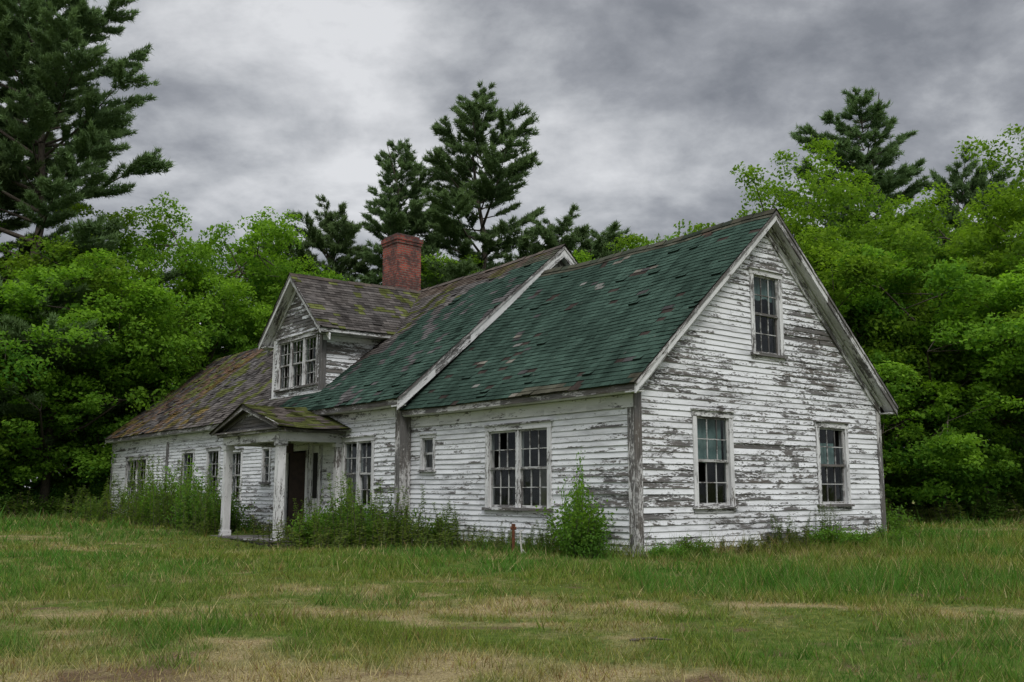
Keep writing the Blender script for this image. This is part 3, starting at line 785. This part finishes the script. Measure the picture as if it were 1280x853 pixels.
# ---------------------------------------------------------------- ground
def gz(x,y):
    x=np.asarray(x,float);y=np.asarray(y,float)
    z=.10*(fbm(x*.12,y*.12,2,3)-.5)+.05*(fbm(x*.6,y*.6,9,2)-.5)
    z=z-.24*np.exp(-(((x+7)/5)**2+((y-24.5)/4.5)**2))
    return z
def straw(x,y):
    wx=x+.9*(fbm(x*.8,y*.8,58,3)-.5)*2; wy=y+.7*(fbm(x*.8,y*.8,59,3)-.5)*2
    n=fbm(wx*.40,wy*.55,50,4); n2=fbm(x*2.6,y*2.6,55,3)
    v=(n-.5)*2.0+(n2-.5)*1.5
    def g(cx,cy,sx,sy): return np.exp(-(((wx-cx)/sx)**2+((wy-cy)/sy)**2))
    v=v+.50*g(-1.8,10.2,1.9,.7)+.42*g(2.4,8.6,2.0,.6)+.28*g(-4.6,10.6,1.8,.7)+.25*g(4.8,10.2,1.8,.5)+.30*g(-5,13.5,3.5,.9)+.50*g(-1,6.3,7,.8)+.12
    v=v-.5*g(5.2,13,2.6,1.6)-.4*g(-1.2,15.3,6,1.6)-.35*g(-1,8.7,1.8,.6)-.45*g(12,19,7,4)
    return np.clip(sstep(-.05,1.05,v+.04*np.clip((12-y)/6,-1,1)),0,1)
def dirt(x,y):
    n=fbm(x*2.4,y*2.4,70,4)
    def g(cx,cy,sx,sy): return np.exp(-(((x-cx)/sx)**2+((y-cy)/sy)**2))
    return np.clip(sstep(.58,.92,n+.28*g(-2.3,6.8,2.4,.6)+.07*g(1.2,8.2,.9,.35)+.20*g(3,6.5,3.4,.5)),0,1)
def axis(lo,hi,step,ext):
    a=np.arange(lo,hi+1e-6,step); o=[];s=step
    v=hi
    while v<ext: s*=1.35; v+=s; o.append(v)
    l=[];s=step;v=lo
    while v>-ext: s*=1.35; v-=s; l.append(v)
    return np.array(l[::-1]+list(a)+o)
xs=axis(-24,24,.18,500); ys=axis(3,48,.18,500)
X,Y=np.meshgrid(xs,ys); Z=gz(X,Y)
far=sstep(60,200,np.hypot(X,Y)); Z=Z*(1-far)
V=np.stack([X.ravel(),Y.ravel(),Z.ravel()],1)
nx,ny=len(xs),len(ys); i=np.arange(nx-1);j=np.arange(ny-1); I,J=np.meshgrid(i,j); a=(J*nx+I).ravel()
Fg=np.stack([a,a+1,a+nx+1,a+nx],1)
gc=np.stack([straw(X,Y).ravel(),dirt(X,Y).ravel(),fbm(X*.3,Y*.3,80).ravel()],1)
m,nt,out=newmat('meadow_soil')
at=nt.nodes.new('ShaderNodeAttribute'); at.attribute_name='Col'
sp=nt.nodes.new('ShaderNodeSeparateColor'); L(nt,at.outputs['Color'],sp.inputs[0])
src=nt.nodes.new('ShaderNodeTexCoord').outputs['Object']
n1=uvnoise(nt,1,1,9,4,.75,1,src=src); n2=uvnoise(nt,1,1,45,3,.7,1,src=src)
gcol=ramp(nt,n1,[(.3,(.040,.055,.015)),(.55,(.085,.12,.028)),(.75,(.17,.16,.055))]).outputs[0]
scol=ramp(nt,n2,[(.3,(.10,.08,.04)),(.55,(.26,.21,.11)),(.75,(.42,.36,.21))]).outputs[0]
dcol_=ramp(nt,n2,[(.3,(.05,.035,.022)),(.6,(.14,.10,.06)),(.8,(.28,.23,.15))]).outputs[0]
f1=ramp(nt,math_(nt,'ADD',sp.outputs[0],math_(nt,'MULTIPLY_ADD',n1,.8,-.4)),[(.10,0),(.95,1)]).outputs[0]
f2=ramp(nt,math_(nt,'ADD',sp.outputs[1],math_(nt,'MULTIPLY_ADD',n1,.8,-.4)),[(.25,0),(.8,1)]).outputs[0]
c=mixc(nt,f2,mixc(nt,f1,gcol,scol),dcol_)
b=N(nt,'ShaderNodeBump'); b.inputs['Strength'].default_value=.8; b.inputs['Distance'].default_value=.04; L(nt,n2,b.inputs['Height'])
p=N(nt,'ShaderNodeBsdfDiffuse')
L(nt,c,p.inputs['Color']); L(nt,b.outputs[0],p.inputs['Normal']); L(nt,p.outputs[0],out.inputs[0])
me=fast('ground',V,Fg,np.zeros((0,3),int),gc,np.zeros(len(Fg)),np.zeros(0),[m])
o=bpy.data.objects.new('ground',me); scene.collection.objects.link(o)

# ---------------------------------------------------------------- grass
def inhouse(x,y):
    r=.787*(x-CX)+.617*(y-CY); s=-.617*(x-CX)+.787*(y-CY)
    return ((r>-.0)&(r<W)&(s>0)&(s<8.1))|((r>-.3)&(r<10.2)&(s>8)&(s<32.6))|((r>-2.6)&(r<0)&(s>10.7)&(s<15.1))
def housedist(x,y):
    r=.787*(x-CX)+.617*(y-CY); s=-.617*(x-CX)+.787*(y-CY)
    def bd(r0,r1,s0,s1): return np.hypot(np.maximum(np.maximum(r0-r,r-r1),0),np.maximum(np.maximum(s0-s,s-s1),0))
    return np.minimum(bd(0,W,0,8),bd(-.3,10.2,8,32.6))
Vs=[];Cs=[]
def grass_band(y0,y1,dens,wid,hscale=1):
    area_w=lambda y:.62*y+3
    n=int(dens*(y1-y0)*(area_w(y0)+area_w(y1)))
    y=rng.uniform(y0,y1,n); x=rng.uniform(-1,1,n)*area_w(y)
    k=~inhouse(x,y); x=x[k];y=y[k]
    st=straw(x,y); di=dirt(x,y); cl=fbm(x*1.3,y*1.3,90,3); cl2=fbm(x*.35,y*.35,93,3); cl3=fbm(x*3.5,y*3.5,97,2); hd=housedist(x,y)
    keep=rng.random(len(x))>(.68*di+.12*st+.15*(cl<.36))
    x,y,st,di,cl,cl2,cl3,hd=[q[keep] for q in (x,y,st,di,cl,cl2,cl3,hd)]
    n=len(x)
    tuft=sstep(.5,.8,cl3)
    h=(.035+.045*sstep(.35,.75,cl)+.045*sstep(.45,.75,cl2)+.085*tuft*(cl>.42))*(1-.45*st)*hscale
    h+=.24*np.exp(-(hd/.8)**2)*rng.uniform(.3,1.3,n)
    def g(cx,cy,sx,sy): return np.exp(-(((x-cx)/sx)**2+((y-cy)/sy)**2))
    h+=.15*g(5.5,13.5,3.5,1.8)*sstep(.35,.65,cl)+.13*g(11,20,6,5)+.08*g(0,16.3,6,1.4)*sstep(.35,.6,cl)
    h*=rng.uniform(.5,1.5,n); h=np.where(rng.random(n)<.010,h*2.0,h)
    az=rng.random(n)*6.283; lean=rng.uniform(.2,1.1,n)*h
    a2=rng.random(n)*6.283; w=wid*rng.uniform(.6,1.4,n)
    z=gz(x,y)-.01
    b0=np.stack([x-np.cos(a2)*w,y-np.sin(a2)*w,z],1); b1=np.stack([x+np.cos(a2)*w,y+np.sin(a2)*w,z],1)
    tp=np.stack([x+np.cos(az)*lean,y+np.sin(az)*lean,z+h],1)
    dry=np.clip(st*1.05+rng.normal(size=n)*.20+.03-.20*tuft,0,1)[:,None]
    dry=np.where(rng.random((n,1))<.10,.9,dry)
    v=rng.random((n,1)); lush=np.clip(sstep(.38,.68,cl2)+.6*g(5.5,13.5,3.5,2.0)+.5*g(0,16.3,6,1.6)+.45*tuft,0,1)[:,None]
    gcol=(np.array((.150,.178,.038))*(1-lush)+np.array((.066,.158,.028))*lush)*(.5+1.0*v)
    scol=np.array((.40,.33,.18))*(.5+.8*v)
    red=np.array((.20,.12,.065))*(.6+.8*v)
    c=gcol*(1-dry)+np.where(rng.random((n,1))<.25,red,scol)*dry
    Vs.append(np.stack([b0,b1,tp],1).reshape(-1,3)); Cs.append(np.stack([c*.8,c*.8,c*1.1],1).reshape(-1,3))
grass_band(4.5,9,1500,.0042); grass_band(9,14,720,.0058); grass_band(14,21,320,.009); grass_band(21,32,110,.014,1.3); grass_band(32,50,45,.024,2.2)
V=np.concatenate(Vs);C=np.concatenate(Cs);n=len(V)//3
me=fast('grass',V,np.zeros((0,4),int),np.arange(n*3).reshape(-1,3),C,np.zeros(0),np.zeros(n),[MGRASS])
o=bpy.data.objects.new('grass',me); scene.collection.objects.link(o)
print('grass',n)

# ---------------------------------------------------------------- trees
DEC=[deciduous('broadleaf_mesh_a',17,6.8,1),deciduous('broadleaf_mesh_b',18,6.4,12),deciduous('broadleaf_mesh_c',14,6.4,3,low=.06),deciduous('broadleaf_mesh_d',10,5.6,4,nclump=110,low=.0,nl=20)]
DH_=[17,18,14,10]
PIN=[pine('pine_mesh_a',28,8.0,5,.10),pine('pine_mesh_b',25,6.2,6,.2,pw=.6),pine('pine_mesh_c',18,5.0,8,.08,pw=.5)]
PH_=[28,25,18]
def place(me,name,x,y,hs,rot,ws=None,z=0):
    o=bpy.data.objects.new(name,me); scene.collection.objects.link(o)
    o.location=(x,y,z); ws=ws or hs; o.scale=(ws,ws,hs); o.rotation_euler=(0,0,rot); return o
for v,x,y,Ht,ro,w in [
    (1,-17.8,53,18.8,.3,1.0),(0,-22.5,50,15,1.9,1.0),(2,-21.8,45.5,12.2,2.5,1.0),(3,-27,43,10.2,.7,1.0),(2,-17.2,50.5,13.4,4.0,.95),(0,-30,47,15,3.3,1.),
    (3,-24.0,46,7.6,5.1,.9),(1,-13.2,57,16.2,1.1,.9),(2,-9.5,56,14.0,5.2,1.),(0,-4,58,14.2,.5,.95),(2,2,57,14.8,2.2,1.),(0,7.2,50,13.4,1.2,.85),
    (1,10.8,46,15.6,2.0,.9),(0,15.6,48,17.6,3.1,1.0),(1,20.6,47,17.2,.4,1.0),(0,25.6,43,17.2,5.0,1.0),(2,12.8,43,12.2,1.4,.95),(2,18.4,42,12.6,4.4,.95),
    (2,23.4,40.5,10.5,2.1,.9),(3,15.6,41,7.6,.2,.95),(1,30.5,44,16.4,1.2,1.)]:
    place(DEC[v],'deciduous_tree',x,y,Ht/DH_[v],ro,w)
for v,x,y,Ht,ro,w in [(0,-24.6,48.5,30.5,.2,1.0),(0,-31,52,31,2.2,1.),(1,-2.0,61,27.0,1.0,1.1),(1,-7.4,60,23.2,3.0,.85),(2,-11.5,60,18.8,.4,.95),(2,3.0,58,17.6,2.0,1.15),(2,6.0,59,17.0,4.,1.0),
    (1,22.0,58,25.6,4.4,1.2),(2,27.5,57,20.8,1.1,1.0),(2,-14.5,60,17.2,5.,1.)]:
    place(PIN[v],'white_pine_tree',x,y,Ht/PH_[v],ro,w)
def forest():
    r=np.random.default_rng(77); P=[];C=[]
    for k in range(560):
        x=r.uniform(-75,75); y=r.uniform(62,76); z=r.uniform(0,12.5) if k<400 else r.uniform(-.5,3.0); s=r.uniform(1.5,3)
        n=120; q=unit(r.normal(size=(n,3)))*np.array((s,s,s*.7)); P.append(np.array((x,y,z))+q*r.uniform(.6,1,(n,1)))
        m=np.clip(r.random()*.6+q[:,2:3]/s*.3+r.normal(size=(n,1))*.1,0,1); C.append(np.array((.02,.05,.014))*(1-m)+np.array((.07,.13,.02))*m)
    P=np.concatenate(P);C=np.concatenate(C)
    V,F=leafquads(P,.40,(0,0,.3),r,.8)
    me=fast('distant_forest',V,F,np.zeros((0,3),int),np.repeat(C,4,0),np.zeros(len(F)),np.zeros(0),[MLEAF])
    scene.collection.objects.link(bpy.data.objects.new('distant_forest',me))
forest()

# ---------------------------------------------------------------- shrubs
def shrub(name,H,R,seed,n=26,per=130,leaf=.03,base=(.13,.24,.03),dark=(.05,.12,.022),lo=.25):
    r=np.random.default_rng(seed);T=Tubes();LV=[];LF=[];LC=[];nv=0
    for k in range(n):
        az=r.random()*6.28; t=r.random()**.6; h=H*r.uniform(.35,1.0)*(1-.35*t); c=np.array((math.cos(az)*R*t,math.sin(az)*R*t,h))
        T.add((c[0]*.2,c[1]*.2,-.1),c*np.array((.75,.75,.6)),.010,.007,4);T.add(c*np.array((.75,.75,.6)),c,.007,.003,4)
        m=int(per*r.uniform(.5,1.3)); u=r.uniform(lo,1.05,m)[:,None]
        Pp=np.array((c[0]*.3,c[1]*.3,0))*(1-u)+c*u+r.normal(size=(m,3))*np.array((R*.15,R*.15,H*.06))
        Pp[:,2]=np.maximum(Pp[:,2],.02)
        V,F=leafquads(Pp,leaf,(0,0,1),r,.5); mx=np.clip(r.random()*.5+.4*r.random((m,1))+.2*(Pp[:,2:3]/H),0,1.1)
        LV.append(V);LF.append(F+nv);LC.append(np.repeat(np.array(dark)*(1-mx)+np.array(base)*mx,4,0));nv+=len(V)
    TV=np.concatenate(T.V);TF=np.concatenate(T.F)
    V=np.concatenate([TV]+LV);F=np.concatenate([TF]+[f+len(TV) for f in LF]);C=np.concatenate([np.tile((.1,.08,.06),(len(TV),1))]+LC)
    return fast(name,V,F,np.zeros((0,3),int),C,np.concatenate([np.zeros(len(TF)),np.ones(len(F)-len(TF))]),np.zeros(0),[MBARK,MLEAF])
def weed(name,H,seed,n=14,R=.45,base=(.14,.20,.055),dark=(.07,.12,.035)):
    r=np.random.default_rng(seed);T=Tubes();LV=[];LF=[];LC=[];nv=0
    for k in range(n):
        x,y=r.normal(size=2)*R*.5; h=H*r.uniform(.45,1.0); l=r.normal(size=2)*.12*h
        p0=np.array((x,y,-.05)); p1=np.array((x+l[0]*.4,y+l[1]*.4,h*.5)); p2=np.array((x+l[0],y+l[1],h))
        T.add(p0,p1,.006,.005,4);T.add(p1,p2,.005,.002,4)
        m=int(h*66); u=np.sort(r.uniform(.08,1,m)); C=np.where(u[:,None]<.5,p0+(p1-p0)*u[:,None]*2,p1+(p2-p1)*(u[:,None]*2-1))
        a=r.random(m)*6.28; ln=(.14*(1-.6*u)*r.uniform(.7,1.3,m))[:,None]
        d=np.stack([np.cos(a),np.sin(a),r.uniform(.1,.8,m)],1); d=unit(d); s_=unit(np.cross(d,np.array((0,0,1.))))*.019
        V=np.stack([C,C+d*ln*.5+s_,C+d*ln+np.array((0,0,-.02)),C+d*ln*.5-s_],1).reshape(-1,3)
        mx=r.random((m,1))
        LV.append(V);LF.append(np.arange(m*4).reshape(-1,4)+nv);LC.append(np.repeat(np.array(dark)*(1-mx)+np.array(base)*mx,4,0));nv+=len(V)
    TV=np.concatenate(T.V);TF=np.concatenate(T.F)
    V=np.concatenate([TV]+LV);F=np.concatenate([TF]+[f+len(TV) for f in LF]);C=np.concatenate([np.tile((.1,.12,.06),(len(TV),1))]+LC)
    return fast(name,V,F,np.zeros((0,3),int),C,np.concatenate([np.zeros(len(TF)),np.ones(len(F)-len(TF))]),np.zeros(0),[MBARK,MLEAF])
SH=[shrub('shrub_mesh_a',1.5,.62,21,32,120,.038),shrub('shrub_mesh_b',1.1,.8,22,38,110,.038,(.11,.20,.035),(.035,.09,.018)),shrub('shrub_mesh_c',.7,.55,23,26,100,.032,(.15,.25,.04)),
    weed('weed_mesh_a',1.3,31,24,.6),weed('weed_mesh_b',.9,32,22,.7,(.17,.20,.07))]
SHH=[1.5,1.1,.7,1.3,.9]
for v,r_,s_,Ht,ro,w in [(0,-.75,.75,1.5,.3,1.05),(0,-.5,1.15,2.1,2.3,.5),(1,-.9,.5,.9,1.,.7),(3,-.6,1.9,.7,1,.7),(2,-.5,5.9,.9,1,.9),(3,-.6,5.4,1.1,1,1.),(1,-1.0,6.9,1.1,2,1.0),(3,-1.3,6.3,1.5,2,1.),(1,-1.2,8.0,1.1,3,1.0),(3,-1.5,7.4,1.7,.2,1.1),(1,-1.3,9.0,1.4,.4,1.1),(3,-1.6,8.6,1.9,1.2,1.1),(2,-1.7,9.7,1.1,.9,1.3),(4,-2.2,8.2,.8,1.2,1.4),(4,-2.4,7.0,.7,1.2,1.4),(4,-1.6,5.6,.7,2.2,1.3),(4,-1.2,4.6,.6,2.2,1.2),(4,-1.1,5.9,.9,4.2,1.),
    (0,-1.1,9.4,1.6,2.9,.9),(2,-1.2,10.6,.9,4,1.1),(4,-2.3,9.6,.9,4,1.5),(3,-1.6,10.4,1.3,1.,1.),(1,-1.5,16.2,1.4,3,1.1),(3,-1.9,15.9,1.8,3,1.1),(1,-1.7,17.8,1.6,5,1.2),(3,-2.0,17.4,2.2,3,1.1),(0,-1.4,19.2,2.4,.1,1.2),(3,-2.0,19.8,2.5,.1,1.2),(3,-1.8,20.9,1.9,1.1,1.3),(0,-1.5,22.0,2.2,2.,1.3),(3,-2.,22.6,2.5,1.1,1.3),(4,-2.0,23.7,1.3,2.,1.7),(0,-1.3,25.0,1.9,3.,1.2),(3,-1.8,26.8,1.9,4.4,1.7),(4,-1.8,28.4,1.2,4.4,1.7),(1,-1.6,30.3,1.1,.4,1.2),(3,-1.6,32.2,1.5,1.4,1.6),(1,-2.6,34.9,1.2,1.4,1.6),
    (4,3.9,-.45,.6,0,.8),(3,4.0,-.35,.8,0,.6),(2,5.3,-.5,.6,1,1.1),(3,5.4,-.4,1.0,1,.6),(2,5.8,-.7,.5,2,1.),(2,1.0,-.4,.45,3,.8),(2,7.6,-.5,.5,3,.9),(2,.2,-.5,.35,3,.7),(1,9.6,.6,1.1,2,1.),(4,-.5,2.6,.4,1,.8),(4,-.5,4.3,.5,1,.8),(4,-.6,3.4,.6,1,.8),(4,-2.7,15.4,.6,1.,1.),(4,2.5,-.5,.4,2,1.),(4,6.6,-.5,.45,2,1.)]:
    x,y=l2w(r_,s_); place(SH[v],'tall_weed' if v>2 else 'wild_shrub',x,y,Ht/SHH[v],ro,w,float(gz(x,y))-.03)
for v,x,y,Ht,w in [(1,19,40,1.3,1.8),(4,23,38,1.1,2.4),(1,27.4,38,1.3,2.0),(4,14.5,39,1.1,2.2),(1,-25.4,42,1.4,2.0),(4,-29,40,1.3,2.6),(4,-21.5,43,1.3,2.4),(1,-19,46,1.6,1.8),(4,31,38,1.2,2.5),(4,11.5,38,1.2,2.2),(4,21,39.5,1.3,2.6),(1,24.8,39.5,1.5,2.0),(4,-27,41,1.3,2.8),(1,-22.8,44,1.7,2.0),(4,17,39,1.0,2.4)]:
    place(SH[v],'tall_weed' if v>2 else 'wild_shrub',x,y,Ht/SHH[v],x,w,0)

def tubeobj(name,segs,mat):
    T=Tubes()
    for s_ in segs: T.add(*s_,k=8)
    V=np.concatenate(T.V);F=np.concatenate(T.F)
    me=fast(name,V,F,np.zeros((0,3),int),np.tile((.1,.1,.1),(len(V),1)),np.zeros(len(F)),np.zeros(0),[mat])
    o=bpy.data.objects.new(name,me); scene.collection.objects.link(o); return o
x,y=l2w(-.95,2.55)
o=tubeobj('rusty_pipe',[((0,0,-.1),(0,0,.52),.030,.030),((-.06,0,.48),(.06,0,.48),.032,.032),((0,0,.50),(0,0,.57),.040,.040)],MRUST); o.location=(x,y,0)
x,y=l2w(-1.2,1.95)
o=tubeobj('broken_stick',[((0,0,-.1),(-.05,0,.44),.018,.014),((0,0,.1),(.07,.02,.0),.014,.014),((-.05,0,.44),(.03,0,.48),.012,.008)],MSTICK); o.location=(x,y,0)
o=tubeobj('fallen_branch',[((-.16,0,.01),(0,.02,.025),.013,.011),((0,.02,.025),(.18,-.02,.02),.011,.006),((0,.02,.02),(.08,.09,.03),.007,.004)],MBARK); o.location=(1.15,8.4,float(gz(1.15,8.4)))

# ---------------------------------------------------------------- world
w=bpy.data.worlds.new('World'); scene.world=w; w.use_nodes=True; nt=w.node_tree; nt.nodes.clear()
out=nt.nodes.new('ShaderNodeOutputWorld')
sunaz=math.atan2(.25,-1.0); elev=math.radians(48)
sky=nt.nodes.new('ShaderNodeTexSky'); sky.sky_type='NISHITA'; sky.sun_disc=False; sky.sun_elevation=elev; sky.sun_rotation=sunaz
bg1=nt.nodes.new('ShaderNodeBackground'); bg1.inputs[1].default_value=.1; L(nt,sky.outputs[0],bg1.inputs[0])
tc=nt.nodes.new('ShaderNodeTexCoord'); sx=nt.nodes.new('ShaderNodeSeparateXYZ'); L(nt,tc.outputs['Generated'],sx.inputs[0])
zz=math_(nt,'ADD',math_(nt,'MAXIMUM',sx.outputs[2],0.0),.38)
cx=nt.nodes.new('ShaderNodeCombineXYZ'); L(nt,math_(nt,'DIVIDE',sx.outputs[0],zz),cx.inputs[0]); L(nt,math_(nt,'DIVIDE',sx.outputs[1],zz),cx.inputs[1])
a=uvnoise(nt,-1,1,1.7,2,.5,8.3,0,src=cx.outputs[0])
b_=uvnoise(nt,-1,1.1,4.4,7,.58,11.0,.12,src=cx.outputs[0])
v=math_(nt,'MULTIPLY_ADD',b_,.56,math_(nt,'MULTIPLY',a,.50))
cr_=ramp(nt,v,[(.40,(.22,.232,.258)),(.475,(.335,.348,.376)),(.53,(.47,.485,.51)),(.58,(.60,.612,.635)),(.65,(.76,.77,.79))])
zr=math_(nt,'MULTIPLY_ADD',ramp(nt,sx.outputs[2],[(.5,0),(.85,1)]).outputs[0],3.2,1.0)
bg2=nt.nodes.new('ShaderNodeBackground'); L(nt,cr_.outputs[0],bg2.inputs[0]); L(nt,zr,bg2.inputs[1])
mx=nt.nodes.new('ShaderNodeMixShader'); mx.inputs[0].default_value=.93; L(nt,bg1.outputs[0],mx.inputs[1]); L(nt,bg2.outputs[0],mx.inputs[2]); L(nt,mx.outputs[0],out.inputs[0])

sl=bpy.data.lights.new('sun','SUN'); sl.energy=1.5; sl.angle=math.radians(18); sl.color=(1,.97,.92)
so=bpy.data.objects.new('sun',sl); scene.collection.objects.link(so)
d=Vector((math.sin(sunaz)*math.cos(elev),math.cos(sunaz)*math.cos(elev),math.sin(elev)))
so.rotation_euler=d.to_track_quat('Z','Y').to_euler()

cam=bpy.data.cameras.new('camera'); cam.lens=34.03; cam.sensor_width=36; cam.clip_end=2000
co=bpy.data.objects.new('camera',cam); scene.collection.objects.link(co)
co.location=(0,0,1.25); co.rotation_euler=(math.radians(90+8.74),0,0); scene.camera=co
